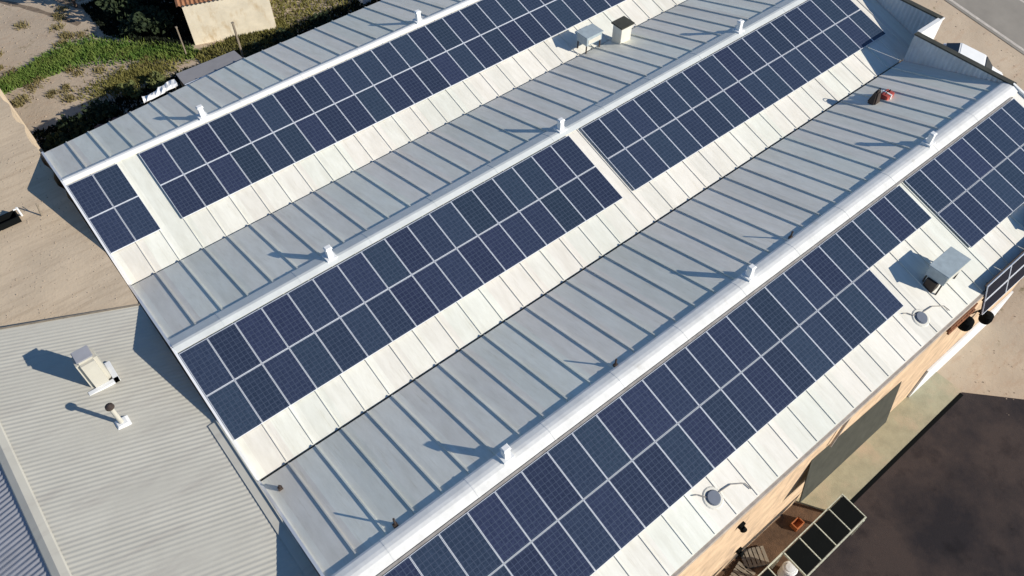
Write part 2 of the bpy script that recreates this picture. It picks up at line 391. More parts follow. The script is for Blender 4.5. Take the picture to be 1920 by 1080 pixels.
for k in range(3):
    U = U2 if k == 2 else U1
    # sunny slope with standing ribs
    mb = MB(); Sx = (5.28 if k == 2 else RUN) / ca
    slab(mb, lit, k, 0, U, 0.0, Sx, -0.10, 0.0)
    n = 1
    while n * SEAM < U - 0.2:
        u = n * SEAM; slab(mb, lit, k, u - .017, u + .017, 0.12, Sx - .03, 0.003, 0.030); n += 1
    mb.build('roof_slope', M['white_roof'], hall)
    # shaded slope
    mb = MB()
    if k == 0:
        def ev(u): return min(4.8, 3.68 + 0.115 * u) / ca
        us = [0, 3, 6, 9.7, U]
        for a_, b_ in zip(us, us[1:]):
            q = [(a_, 0.0), (b_, 0.0), (b_, ev(b_)), (a_, ev(a_))]
            mb.hexa([shade(0, u, s, -.1) for u, s in q], [shade(0, u, s, 0) for u, s in q])
    else:
        Sg = (W - RUN - 0.11) / ca
        slab(mb, shade, k, 0, U, 0.0, Sg, -0.10, 0.0)
    n = 1
    while n * SEAM < U - 0.2:
        u = n * SEAM; se = ev(u) if k == 0 else Sg
        slab(mb, shade, k, u - .024, u + .024, 0.12, se - .02, 0.003, 0.046); n += 1
    mb.build('roof_slope', M['white_roof'], hall)
    # ridge cap
    mb = MB()
    if k == 2:
        pr = []
        for y, z in ((.37, -.02), (.30, .012), (.12, .052), (0, .062), (-.12, .045), (-.31, -.03), (-.38, -.06)):
            pr.append((-k * W + y, z))
        lo = [(y, -abs(y + k * W) * ta + 0.012) for y, z in (pr[-1], (-k * W, 0), pr[0])]
        mb.prism(pr + lo, -0.03, U + 0.02); m_ = M['cap_front']
    else:
        gw, lw = (0.24, 0.22) if k == 0 else (0.50, 0.24)
        h = 0.066
        pr = [(-k * W + gw, -gw * ta + .054), (-k * W + gw, -gw * ta + h), (-k * W + 0.06, .06), (-k * W - 0.04, .068), (-k * W - lw, -lw * ta + h), (-k * W - lw, -lw * ta + .054), (-k * W, 0.02)]
        pr[2] = (-k * W + 0.06, .078); pr[3] = (-k * W - 0.04, .078)
        mb.prism(pr, -0.03, U + 0.02); m_ = M['cap_white'] if k == 0 else M['cap_grey']
    full = (pr + lo) if k == 2 else pr
    u = 1.7
    while u < U - 1:
        mb.prism([(y + (.004 if y > -k * W else -.004), z + .006) for y, z in full], u, u + .07); u += 2.95
    cap = mb.build('ridge_cap', m_, hall)
    for u in ((6.05, 17.1, 28.2) if k else (5.95, 17.0, 28.0)):      # hooded flue vents standing on the ridge
        v = MB(); y = -k * W + .12
        v.box(u - .10, u + .10, y - .10, y + .10, -0.08, 0.52)
        v.box(u - .2, u + .2, y - .2, y + .2, 0.02, 0.13)
        v.hexa([(u - .14, y - .12, .54), (u + .14, y - .12, .54), (u + .14, y + .12, .54), (u - .14, y + .12, .54)], [(u - .10, y - .08, .60), (u + .10, y - .08, .60), (u + .10, y + .08, .60), (u - .10, y + .08, .60)])
        for dx in (-.08, .08): v.box(u + dx - .015, u + dx + .015, y - .08, y + .08, .522, .538)
        vo = v.build('ridge_vent', M['white_paint'], cap)
    # near verge trim
    mb = MB()
    slab(mb, lit, k, -0.09, -0.004, 0, Sx, -0.16, 0.075)
    slab(mb, shade, k, -0.09, -0.004, 0.02, (3.68 / ca if k == 0 else Sg), -0.16, 0.075)
    mb.build('verge_trim', M['trim'], hall)
    if k == 2:
        mb = MB(); slab(mb, lit, k, U + 0.004, U + 0.12, 0, Sx, -0.16, 0.12); mb.build('verge_trim', M['cap_white'], hall)
mb = MB(); slab(mb, lit, 2, 0.2, 33.8, .405, .485, .032, .075); mb.build('grey_brown_strip', M['grey_brown'], hall)  # thin raised grey-brown strip between the front ridge cap and the panels
# valley gutters
for k in (0, 1):
    mb = MB(); y0 = -k * W - RUN; zc = -RUN * ta
    mb.box(-0.05, U1 if k == 0 else U2, y0 - 0.10, y0 + 0.02, zc - 0.32, zc - 0.075)
    mb.build('valley_gutter', M['moss'], hall)
# eave gutters
mb = MB(); ze = -5.28 * ta
mb.prism([(-25.44, ze - .02), (-25.60, ze - .02), (-25.62, ze - .15), (-25.58, ze - .20), (-25.44, ze - .2)], 0.0, U2)
mb.build('eave_gutter', M['gutter'], hall)
mb = MB(); mb.prism([(-25.31, ze - .28), (-25.43, ze - .25), (-25.43, ze - .12), (-25.31, ze - .12)], 0.1, U2 - .1); mb.build('fascia', M['wood'], hall)
# end parapets, corrugated, with a jog where the front gable is shorter
def parapet(x, y0, y1, ztop, zfn, th=0.12):
    mb = MB(); n = int(abs(y1 - y0) / 0.055); pts = []
    for i in range(n + 1):
        y = y0 + (y1 - y0) * i / n; off = 0.018 * (1 if (i // 2) % 2 else -1)
        pts.append((x + off, y, zfn(y), ztop))
    for a_, b_ in zip(pts, pts[1:]):
        mb.poly([(a_[0], a_[1], a_[2]), (b_[0], b_[1], b_[2]), (b_[0], b_[1], b_[3]), (a_[0], a_[1], a_[3])])
        mb.poly([(a_[0] + th, a_[1], a_[2]), (b_[0] + th, b_[1], b_[2]), (b_[0] + th, b_[1], b_[3]), (a_[0] + th, a_[1], a_[3])])
    return mb
YJ = -15.36
pp = parapet(U2 + 0.04, -2 * W, YJ, 0.02, lambda y: -abs(y + 2 * W) * ta - .3).build('parapet', M['corr_white'], hall)
MB().box(U2 - 0.04, U2 + 0.24, -2 * W - .1, YJ, 0.02, 0.09).build('coping', M['dark_metal'], pp)
pp = parapet(U1 + 0.04, YJ, -W, 0.02, lambda y: under(y) - .3).build('parapet', M['corr_white'], hall)
MB().box(U1 - 0.04, U1 + 0.24, YJ - .1, -W, 0.02, 0.09).build('coping', M['dark_metal'], pp)
mb = MB(); mb.box(U2 + .24, U1 + .22, YJ - .12, YJ - .02, -12, 0.0)
jg = mb.build('jog_wall', M['white_wall'], hall)
MB().box(U2 + .26, U1 + .24, YJ - .16, YJ + .04, 0.004, 0.085).build('coping', M['cap_white'], jg)
# sunny long wall: white plinth, brackets, steep dark awning over the loading bay
MB().box(26.9, 34.34, -25.40, -25.31, -12, -9.5).build('plinth', M['white_wall'], hall)
aw = MB(); aw.hexa([(16.5, -25.31, -5.55), (16.5, -25.75, -8.4), (22.8, -25.70, -9.1), (22.8, -25.31, -6.4)], [(16.5, -25.31, -5.4), (16.5, -25.81, -8.4), (22.8, -25.76, -9.1), (22.8, -25.31, -6.25)])
aw.build('bay_awning', M['dark_metal'], hall)
for u, z in ((12.4, -5.14), (14.0, -10.3), (9.6, -8.2)):
    v = MB(); v.box(u - .12, u + .12, -25.42, -25.305, z - .12, z + .12); v.tube((u, -25.42, z - .05), (u, -25.5, z - .16), .09, .13, 10); v.build('wall_lamp', M['black'], hall)
v = MB(); v.tube((17.45, -25.40, -1.8), (17.45, -25.40, -5.3), .05, n=10); v.tube((17.45, -25.40, -1.8), (17.45, -25.55, -1.62), .05, n=10); v.build('downpipe', M['gutter'], hall)
v = MB()
for k in range(5):
    u = 22.7 + k * 0.36
    v.tube((u, -25.44, -1.6), (u + .1, -25.66, -2.3), .045, n=8)
v.tube((22.6, -25.66, -2.3), (24.4, -25.66, -2.3), .05, n=8); v.box(22.6, 24.4, -25.64, -25.5, -2.25, -1.95)
v.build('rusty_bracket', M['rust'], hall)
for u, z in ((24.3, -2.97), (28.6, -6.3)):
    v = MB(); v.lathe((u, -25.72, z - .3), [(.02, 0), (.25, .02), (.28, .2), (.25, .42), (.12, .5)], 16); v.tube((u, -25.32, z), (u, -25.72, z), .06, n=8); v.build('wall_fan', M['black'], hall)
# two low round extract fans flush with the white eave strips
for u, s in ((10.55, 4.66), (21.55, 4.74)):
    v = MB(); c = lit(2, u, s, 0)
    nrm = Vector((0, -sa, ca))
    v.tube(c + nrm * .004, c + nrm * .03, .36, .32, 20)
    fo = v.build('roof_fan', M['cream_metal'], hall)
    v = MB(); v.tube(c + nrm * .032, c + nrm * .09, .25, .21, 18); v.build('fan_hood', mat('slate_hood', (0.13, 0.15, 0.19), .6), fo)
for u, s in ((10.55, 4.66), (21.55, 4.74)):
    v = MB()
    pts = [(u - .5, 4.22), (u - .35, 4.3), (u - .2, 4.5), (u + .1, 4.62), (u + .75, 4.70), (u + 1.15, 4.95), (u + 1.2, 5.2)]
    for a_, b_ in zip(pts, pts[1:]): v.tube(lit(2, a_[0], a_[1], .045), lit(2, b_[0], b_[1], .045), .018, n=6)
    v.build('conduit', M['grey_brown'], hall)
# thin rods and stubs on the shaded front slope
for u, s, h in ((2.3, .5, .5), (10.9, .45, .42), (19.8, .42, .4), (0.35, 4.3, .25)):
    v = MB(); c = shade(2, u, s, 0); v.tube(c, c + Vector((0, 0, h)), .035, n=8); v.box(c.x - .07, c.x + .07, c.y - .05, c.y + .05, c.z, c.z + .14); v.build('roof_stub', M['dark'], hall)

# ------------------------------------------------------------------ solar panels
PW, PL = 1.01, 1.7766
def panel_proto():
    root = thing('solar_panel', (0, 0, -H), 'solar panel', 'solar panel')
    hw, hl = PW / 2 - .009, PL / 2 - .012
    fw = 0.013
    f = MB()
    for x0, x1, y0, y1 in ((-hw, -hw + fw, -hl, hl), (hw - fw, hw, -hl, hl), (-hw + fw, hw - fw, -hl, -hl + fw), (-hw + fw, hw - fw, hl - fw, hl)):
        f.box(x0, x1, y0, y1, 0.064, 0.102)
    f.build('frame', M['frame'], root, local=True)
    c = MB(); c.box(-hw + fw, hw - fw, -hl + fw, hl - fw, 0.07, 0.098)
    c.build('glass', M['cells'], root, local=True)
    return root
proto = panel_proto(); first_used = [False]
ORD = ['first', 'second', 'third', 'fourth', 'fifth', 'sixth', 'seventh', 'eighth', 'ninth', 'tenth', 'eleventh', 'twelfth', 'thirteenth', 'fourteenth', 'fifteenth', 'sixteenth', 'seventeenth', 'eighteenth', 'nineteenth', 'twentieth',
       'twenty-first', 'twenty-second', 'twenty-third', 'twenty-fourth', 'twenty-fifth', 'twenty-sixth', 'twenty-seventh', 'twenty-eighth']
def place_panel(loc, rot, label, group):
    if not first_used[0]: o = proto; first_used[0] = True
    else: o = copy_tree(proto)
    o.location = Vector(loc) + Vector((0, 0, H)); o.rotation_euler = rot
    o['label'] = label; o['group'] = group
    return o
T0 = [0.286, 0.300, 0.499]
blocks = [   # gable, first u, columns in upper row, columns in lower row, wording of the array
    (0, 0.0, 2, 2, 'small array of the rear gable'),
    (0, 2.907, 24, 27, 'long array of the rear gable'),
    (1, 0.0, 17, 17, 'left array of the middle gable'),
    (1, 17.84, 17, 17, 'right array of the middle gable'),
    (2, 0.07, 25, 21, 'left array of the front gable'),
    (2, 25.69, 8, 8, 'right array of the front gable'),
]
for k, u0, nu, nl, words in blocks:
    for row, n in ((0, nu), (1, nl)):
        for i in range(n):
            c = lit(k, u0 + (i + .5) * PW, T0[k] + (row + .5) * PL)
            lab = 'blue solar panel, %s from left, %s row, %s' % (ORD[i], ('upper', 'lower')[row], words)
            place_panel(c, (AL, 0, 0), lab, 'solar panels in the ' + words)

# ------------------------------------------------------------------ things on the roofs
def cooler(name, c, size, rz, label, duct=True):
    """boxy rooftop unit on legs with a duct dropping to the roof"""
    t = thing(name, (c[0], c[1], c[2] - .75), label, 'air conditioner')
    x, y, z = c; a, b, h = size
    mb = MB(); mb.box(x - a, x + a, y - b, y + b, z - h, z + h); mb.build('casing', M['galv'], t, bevel=.02)
    mb = MB(); mb.box(x - a - .04, x + a + .04, y - b - .04, y + b + .04, z + h + .003, z + h + .05); mb.build('lid', M['galv'], t, bevel=.01)
    mb = MB()
    for i in range(6): mb.box(x - a + .1, x + a - .1, y - b - .014, y - b - .002, z - h + .08 + i * (2 * h - .2) / 6, z - h + .11 + i * (2 * h - .2) / 6)
    mb.build('louvre', M['cream_metal'], t)
    for sx in (-1, 1):
        for sy in (-1, 1):
            X, Y = x + sx * (a - .06), y + sy * (b - .06); zr = -abs(Y + 2 * W) * ta if Y < -W - RUN else (-abs(Y) * ta)
            mb = MB(); mb.box(X - .025, X + .025, Y - .025, Y + .025, zr - .03, z - h - .002); mb.build('leg', M['dark'], t)
    if duct:
        X, Y = x - a + .12, y + .02; zr = -abs(Y + 2 * W) * ta
        mb = MB(); mb.box(X - .20, X + .20, Y - .2, Y + .2, zr - .05, z - h - .004); mb.build('duct', M['dark'], t)
    return t
cooler('rooftop_cooler', (23.45, -24.2, -.45), (.67, .37, .25), 0, 'grey boxy cooler on legs beside the step in the front solar array')
cooler('rooftop_cooler', (29.6, -25.05, -1.02), (.8, .36, .17), 0, 'grey boxy cooler standing at the right-hand end of the front eave')
t = cooler('rooftop_cooler', (23.35, -5.05, -.75), (.5, .36, .22), 0, 'small grey cooler left of the tall chimney on the rear gable', duct=False)
t = thing('box_chimney', (24.85, -5.75, -1.7), 'tall white box chimney standing in the rear valley of the roof', 'chimney')
MB().box(24.5, 25.2, -6.05, -5.45, -1.75, -.35).build('shaft', M['cream_metal'], t, bevel=.015)
MB().box(24.42, 25.28, -6.13, -5.37, -.347, -.27).build('cap', M['dark_metal'], t, bevel=.01)
# toolbox pair on the shaded front slope
t = thing('red_toolbox', (30.6, -16.55, -1.05), 'red and white toolbox on the shaded slope near the far parapet', 'toolbox')
z0 = -(2 * W - 16.55) * ta
MB().box(30.55, 31.15, -16.9, -16.5, z0 - .12, z0 + .3).build('box', M['red'], t, bevel=.03)
MB().box(30.8, 30.88, -16.93, -16.47, z0 - .1, z0 + .315).build('strap', M['white_paint'], t)
v = MB(); v.tube((30.7, -16.7, z0 + .3), (30.7, -16.7, z0 + .4), .02); v.tube((31.0, -16.7, z0 + .3), (31.0, -16.7, z0 + .4), .02); v.tube((30.68, -16.7, z0 + .4), (31.02, -16.7, z0 + .4), .02); v.build('handle', M['black'], t)
t = thing('tool_bag', (30.15, -16.4, -1.1), 'dark brown tool bag slumped beside the red toolbox', 'bag')
v = MB(); v.hexa([(29.95, -16.75, z0 - .13), (30.45, -16.75, z0 - .13), (30.45, -16.3, z0 - .02), (29.95, -16.3, z0 - .02)], [(30.05, -16.62, z0 + .62), (30.35, -16.62, z0 + .66), (30.35, -16.45, z0 + .66), (30.05, -16.45, z0 + .6)]); v.build('bag_body', M['dark'], t, bevel=.06)
v = MB()
for k in range(8):
    t0, t1 = math.pi * k / 8, math.pi * (k + 1) / 8
    v.tube((30.2 + .13 * math.cos(t0), -16.54, z0 + .6 + .16 * math.sin(t0)), (30.2 + .13 * math.cos(t1), -16.54, z0 + .6 + .16 * math.sin(t1)), .018, n=6)
v.build('handle', M['black'], t)

# ------------------------------------------------------------------ neighbouring shed with corrugated roof
shed = thing('corrugated_shed', (-5.7, -16, -6), 'low shed with pale corrugated roof butting against the near end of the hall', 'building')
ZR, ZE, UR = -.35, -.95, -5.68
def sheetroof(x0, x1, z0, z1, yf0, yf1, yb, m, amp, per):
    mb = MB(); n = int(34 / per * 6); rows = []
    for j in range(n + 1):
        f = j / n; ya = yf0 + (yb - yf0) * f; yb_ = yf1 + (yb - yf1) * f
        off = amp * math.sin((ya) * 2 * math.pi / per)
        off2 = amp * math.sin((yb_) * 2 * math.pi / per)
        rows.append(((x0, ya, z0 + off), (x1, yb_, z1 + off2)))
    for r0, r1 in zip(rows, rows[1:]): mb.poly([r0[0], r0[1], r1[1], r1[0]])
    return mb.build('roof_slope', m, shed)
yv = lambda x: -6.85 - .385 * x
sheetroof(-0.12, UR, ZE, ZR, yv(-.12), yv(UR), -40, M['pale_sheet'], .005, .17)
sheetroof(UR, -12.0, ZR, -2.6, yv(UR), yv(UR) + .6, -40, M['grey_sheet'], .013, .17)
v = MB(); v.prism([(-4.62, 0), (-40, 0)], 0, 0) if False else None
pr = [(UR + .24, ZR - .012), (UR + .20, ZR + .03), (UR, ZR + .075), (UR - .20, ZR + .0), (UR - .24, ZR - .06)]
v.hexa([(x, yv(UR) + .02, z) for x, z in pr], [(x, -40, z) for x, z in pr]); v.build('ridge_cap', M['pale_sheet'], shed)
v = MB(); v.box(-.42, -.10, -40, -12.9, ZE + .02, ZE + .075); v.box(-.14, -.10, -40, -12.9, ZE + .076, ZE + .14); v.build('flashing', M['pale_sheet'], shed)
v = MB(); v.hexa([(-.12, yv(-.12) + .0, ZE - .12), (UR, yv(UR), ZR - .12), (UR, yv(UR) + .07, ZR - .12), (-.12, yv(-.12) + .07, ZE - .12)], [(-.12, yv(-.12), ZE + .03), (UR, yv(UR), ZR + .03), (UR, yv(UR) + .07, ZR + .03), (-.12, yv(-.12) + .07, ZE + .03)]); v.build('verge_board', M['wood'], shed)
v = MB(); v.hexa([(-.2, -39.5, -12), (-11.6, -39.5, -12), (-11.6, -4.9, -12), (UR, -4.8, -12), (-.2, -7.1, -12)], [(-.2, -39.5, ZE - .2), (-11.6, -39.5, -2.8), (-11.6, -4.9, -2.8), (UR, -4.8, ZR - .25), (-.2, -7.1, ZE - .2)]); v.build('wall', M['white_wall'], shed)
def roofz(x): return ZE + (ZR - ZE) * (x + .12) / (UR + .12)
# broad duct and slim flue on that shed
cx, cy = -2.42, -9.1; zb = roofz(cx)
v = MB(); v.box(cx - .34, cx + .34, cy - .34, cy + .34, zb - .1, zb + 1.40); ch = v.build('chimney', M['pale_sheet'], shed, bevel=.12)
v = MB(); v.box(cx - .27, cx + .27, cy - .27, cy + .27, zb + 1.403, zb + 1.45); v.build('chimney_cap', M['grey_sheet'], ch, bevel=.02)
v = MB(); v.box(cx - .50, cx + .50, cy - .5, cy - .345, zb - .02, zb + .07); v.box(cx + .345, cx + .52, cy - .5, cy + .42, zb - .02, zb + .07); v.build('base_flashing', M['white_paint'], ch)
cx, cy = -2.50, -11.2; zb = roofz(cx)
v = MB(); v.tube((cx, cy, zb - .1), (cx, cy, zb + 1.0), .075, n=14); fl = v.build('flue', M['pale_sheet'], shed)
v = MB(); v.lathe((cx, cy, zb + .98), [(.05, 0), (.14, .02), (.13, .1), (.03, .16)], 14); v.build('flue_cap', M['dark'], fl)
v = MB(); v.hexa([(cx - .22, cy - .2, zb - .02), (cx + .24, cy - .2, zb - .02), (cx + .24, cy + .2, zb - .02), (cx - .22, cy + .2, zb - .02)], [(cx - .14, cy - .14, zb + .09), (cx + .16, cy - .14, zb + .09), (cx + .16, cy + .14, zb + .09), (cx - .14, cy + .14, zb + .09)]); v.build('flue_base', M['white_paint'], fl)

# ------------------------------------------------------------------ terrace bits
t = thing('black_trough', (-2.9, .45, -1.0), 'long black trough lying on the sandy terrace at the left edge', 'trough')
v = MB(); x0, x1, y0, y1 = -4.2, -2.05, .12, .62; z0, z1 = -1.1, -.72
v.box(x0, x1, y0, y0 + .05, z0, z1); v.box(x0, x1, y1 - .05, y1, z0, z1); v.box(x0, x0 + .05, y0 + .05, y1 - .05, z0, z1); v.box(x1 - .05, x1, y0 + .05, y1 - .05, z0, z1); v.box(x0 + .05, x1 - .05, y0 + .05, y1 - .05, z0, z0 + .14); v.build('trough_body', M['black'], t)
v = MB(); v.tube((-1.95, .45, -1.05), (-1.95, .45, -.55), .04, n=8); v.tube((-1.95, .45, -.6), (-2.1, .45, -.6), .03, n=8); v.build('tap', M['white_paint'], t)
t = MB(); t.tube((-1.35, -.05, -1.05), (-1.28, .05, -.45), .035, .025, 7); t.tube((-1.3, 0, -.7), (-1.2, .12, -.5), .02, .012, 6)
tag(t.build('wooden_stake', M['wood'], loc=(-1.35, -.05, -1.05)), 'thin crooked brown stake standing in the sand by the trough', 'stake')

# ------------------------------------------------------------------ buildings and bits behind the hall
hb = Vector((10.3, 14.3, -6.05)); he = Vector((14.8, 12.7, -6.05)); ux = (he - hb).normalized(); uy = Vector((-ux.y, ux.x, 0)); L_ = (he - hb).length
house = thing('cream_cottage', hb, 'small cottage with stained cream wall and terracotta tiles behind the hall', 'house')
def hp(a, b, z): return hb + ux * a + uy * b + Vector((0, 0, z))
D_ = 5.0; ht = 2.9; rg = 4.1
v = MB()
v.hexa([hp(0, 0, -.3), hp(L_, 0, -.3), hp(L_, D_, -.3), hp(0, D_, -.3)], [hp(0, 0, ht), hp(L_, 0, ht), hp(L_, D_, ht), hp(0, D_, ht)])
v.hexa([hp(0, 0, ht + .002), hp(0, D_, ht + .002), hp(0, D_ / 2, rg - .1)], [hp(L_, 0, ht + .002), hp(L_, D_, ht + .002), hp(L_, D_ / 2, rg - .1)])
v.build('wall', M['cream'], house)
for sgn in (0, 1):
    v = MB(); e, r_ = (-.3, D_ / 2) if sgn == 0 else (D_ + .3, D_ / 2); ze_ = ht - .14
    n = 22
    for i in range(n):                     # rows of barrel tiles running down the slope
        a0 = -.25 + (L_ + .5) * i / n; a1 = -.25 + (L_ + .5) * (i + 1) / n; am = (a0 + a1) / 2
        v.poly([hp(a0, e, ze_), hp(am, e, ze_ + .07), hp(am, r_, rg + .07), hp(a0, r_, rg)]); v.poly([hp(am, e, ze_ + .07), hp(a1, e, ze_), hp(a1, r_, rg), hp(am, r_, rg + .07)])
    v.build('roof_slope', M['tile'], house)
v = MB(); v.tube(hp(-.3, D_ / 2, rg + .05), hp(L_ + .3, D_ / 2, rg + .05), .12, n=10); v.build('ridge_tiles', M['tile'], house)

lean = thing('grey_lean_to', (8.3, 5.6, -6), 'flat grey lean-to roof fixed along the rear eave of the hall', 'lean-to')
v = MB(); v.hexa([(6.8, 4.95, -1.72), (9.95, 4.98, -1.72), (9.95, 6.25, -1.86), (6.9, 6.3, -1.86)], [(6.8, 4.95, -1.66), (9.95, 4.98, -1.66), (9.95, 6.25, -1.80), (6.9, 6.3, -1.80)]); v.build('roof', mat('grey_felt', (0.30, 0.285, 0.28), .9, var=.08), lean)
v = MB(); v.box(6.8, 9.95, 4.86, 4.945, -1.72, -1.56); v.build('roof_edge', M['trim'], lean)
for x in (7.0, 9.85):
    v = MB(); v.box(x - .06, x + .06, 6.1, 6.22, -6.1, -1.87); v.build('post', M['wood'], lean)
aw = thing('white_awning', (5.8, 5.3, -6), 'ragged white sheet awning sagging beside the rear eave', 'awning')
v = MB(); rr = random.Random(5); n = 12; pts = []
for i in range(n + 1):
    x = 4.75 + 1.75 * i / n
    wv = .35 + .55 * (i / n) ** 1.5 + rr.uniform(-.10, .12)
    pts.append([(x, 4.75 + .02 * i, -1.50 + rr.uniform(-.02, .02)), (x + .05, 4.75 + wv * .5, -1.45 + rr.uniform(-.06, .06)), (x + .1, 4.75 + wv + .1, -1.55 + rr.uniform(-.08, .08))])
for a_, b_ in zip(pts, pts[1:]):
    for q in (0, 1):
        v.poly([a_[q], b_[q], b_[q + 1], a_[q + 1]]); v.poly([(x, y, z - .02) for x, y, z in (a_[q], b_[q], b_[q + 1], a_[q + 1])])
v.build('sheet', M['white_cloth'], aw)
for x in (4.95, 6.4):
    v = MB(); v.tube((x, 5.15, -6.1), (x, 5.15, -1.62), .035, n=8); v.build('pole', M['wood'], aw)
mt = thing('maroon_canopy', (4.0, 6.5, -6), 'dark maroon canopy in the shade behind the rear eave', 'canopy')
v = MB(); n = 8; pts = []
for i in range(n + 1):
    x = 2.55 + 2.0 * i / n; sg = .12 * math.sin(i * 1.9)
    pts.append([(x, 5.1, -2.75 + sg * .4), (x + .1, 6.0, -2.95 - sg), (x, 7.0 + sg, -3.25)])
for a_, b_ in zip(pts, pts[1:]):
    for q in (0, 1):
        v.poly([a_[q], b_[q], b_[q + 1], a_[q + 1]]); v.poly([(x, y, z - .02) for x, y, z in (a_[q], b_[q], b_[q + 1], a_[q + 1])])
v.build('sheet', M['maroon'], mt)
for x in (2.65, 4.45):
    v = MB(); v.tube((x, 6.85, -6.1), (x, 6.85, -3.3), .035, n=8); v.build('pole', M['wood'], mt)
for i, (x, y, hgt, wd, lab) in enumerate(((9.45, 13.6, 1.9, .035, 'slim weathered post left of the cream cottage wall'), (11.75, 10.9, 2.6, .05, 'weathered post beyond the right end of the lean-to roof'))):
    v = MB(); v.box(x - wd, x + wd, y - wd, y + wd, -6.1, -6 + hgt); v.box(x - wd - .02, x + wd + .02, y - wd - .02, y + wd + .02, -6 + hgt + .002, -6 + hgt + .05)
    tag(v.build('fence_post', M['wood'], loc=(x, y, -6.1)), lab, 'post', 'posts behind the hall')
v = thing('white_shed', (21.2, 11.8, -6), 'white flat-roofed hut at the top edge behind the rear eave', 'hut')
MB().box(20.2, 22.6, 11.6, 13.4, -6.2, -3.9).build('wall', M['white_wall'], v); MB().box(20.05, 22.75, 11.45, 13.55, -3.897, -3.78).build('roof', M['white_paint'], v)

# ------------------------------------------------------------------ white car by the road
def car(c, rz, label):
    t = thing('parked_car', (0, 0, 0), label, 'car')
    def xf(pts): return pts
    prof = [(-2.1, .35), (2.05, .35), (2.12, .6), (2.0, .78), (1.15, .92), (.45, 1.38), (-1.25, 1.42), (-1.95, .98), (-2.15, .9)]
    v = MB(); v.hexa([(x, -.82, z) for x, z in prof], [(x, .82, z) for x, z in prof]); v.build('body', M['white_paint'], t, bevel=.05)
    v = MB(); v.hexa([(1.12, -.72, .95), (1.12, .72, .95), (.5, .66, 1.365), (.5, -.66, 1.365)], [(1.17, -.72, .965), (1.17, .72, .965), (.53, .66, 1.39), (.53, -.66, 1.39)]); v.build('windscreen', M['glass'], t)
    v = MB(); v.hexa([(-1.3, -.66, 1.385), (-1.3, .66, 1.385), (-1.93, .7, 1.02), (-1.93, -.7, 1.02)], [(-1.33, -.66, 1.43), (-1.33, .66, 1.43), (-1.98, .7, 1.04), (-1.98, -.7, 1.04)]); v.build('rear_window', M['glass'], t)
    for s in (-1, 1):
        v = MB(); v.hexa([(.95, s * .81, .95), (.45, s * .81, 1.3), (-1.2, s * .81, 1.33), (-1.7, s * .81, .98)], [(.95, s * .835, .95), (.45, s * .835, 1.3), (-1.2, s * .835, 1.33), (-1.7, s * .835, .98)]); v.build('side_window', M['glass'], t)
        for x in (-1.3, 1.35):
            v = MB(); v.tube((x, s * .62, .33), (x, s * .86, .33), .33, n=18); wl = v.build('wheel', M['tyre'], t)
            v = MB(); v.tube((x, s * .862, .33), (x, s * .875, .33), .2, n=14); v.build('rim', M['galv'], wl)
    t.location = Vector(c) + Vector((0, 0, H)); t.rotation_euler = (0, 0, rz)
    return t
o = car((48.6, -14.0, T(-14.0) + .02), R(-68), 'white car parked on the dirt beyond the corrugated parapet')
o.rotation_euler = (R(-2), R(12), R(-66))

# ------------------------------------------------------------------ yard: carport of panels, crate, drum
M['rim'] = mat('dull_yellow_white_paint', (0.52, 0.53, 0.42), .7, var=.35, scale=14)
cp = thing('panel_carport', (16.5, -27.2, -12), 'white framed open carport in the yard roofed with black panels', 'carport')
ZC = -10.3; uw = .98
NC = 8; CX1 = 19.2
v = MB()
def cpz(y): return ZC + (y + 27.75) * .10
for y in (-27.78, -26.55):
    v.box(CX1 - NC * uw - .05, CX1 + .05, y - .03, y + .03, cpz(y) - .12, cpz(y) - .002)
for i in range(NC + 1):
    u = CX1 - i * uw; d_ = .02
    v.hexa([(u - d_, -27.735, cpz(-27.73) - .1), (u + d_, -27.735, cpz(-27.73) - .1), (u + d_, -26.595, cpz(-26.6) - .1), (u - d_, -26.595, cpz(-26.6) - .1)], [(u - d_, -27.735, cpz(-27.73) + .04), (u + d_, -27.735, cpz(-27.73) + .04), (u + d_, -26.595, cpz(-26.6) + .04), (u - d_, -26.595, cpz(-26.6) + .04)])
v.build('frame', M['rim'], cp)
for u in (CX1 - .1, CX1 - 4 * uw, CX1 - NC * uw + .1):
    for y in (-27.78, -26.55):
        v = MB(); v.box(u - .05, u + .05, y - .05, y + .05, -12.05, cpz(y) - .122); v.build('post', M['rim'], cp)
for i in range(NC):
    if i == 4: continue
    u = CX1 - (i + .5) * uw; a0, a1 = u - uw / 2 + .045, u + uw / 2 - .045
    sh = .10 if i == 0 else 0
    t = thing('solar_panel', (u, -27.15, ZC), 'glossy black panel %s from the right end of the yard carport roof' % ORD[i if i < 4 else i - 1], 'solar panel', 'black panels roofing the carport')
    y0, y1 = -27.72, -26.61
    v = MB(); v.hexa([(a0, y0, cpz(y0) + .0), (a1, y0, cpz(y0)), (a1, y1, cpz(y1)), (a0, y1, cpz(y1))], [(a0, y0, cpz(y0) + .03), (a1, y0, cpz(y0) + .03), (a1, y1, cpz(y1) + .03), (a0, y1, cpz(y1) + .03)])
    v.build('glass', M['black'], t)
t = thing('orange_crate', (17.5, -26.0, -12), 'orange plastic crate on brown soil against the long wall', 'crate')
v = MB(); x0, x1, y0, y1, z0, z1 = 17.3, 17.8, -26.2, -25.85, -11.99, -11.68
v.box(x0, x1, y0, y0 + .04, z0, z1); v.box(x0, x1, y1 - .04, y1, z0, z1); v.box(x0, x0 + .04, y0 + .04, y1 - .04, z0, z1); v.box(x1 - .04, x1, y0 + .04, y1 - .04, z0, z1); v.box(x0 + .04, x1 - .04, y0 + .04, y1 - .04, z0, z0 + .05); v.build('crate_body', M['orange'], t)
t = thing('white_drum', (15.5, -27.2, -12), 'white drum standing under the gap in the carport roof', 'drum')
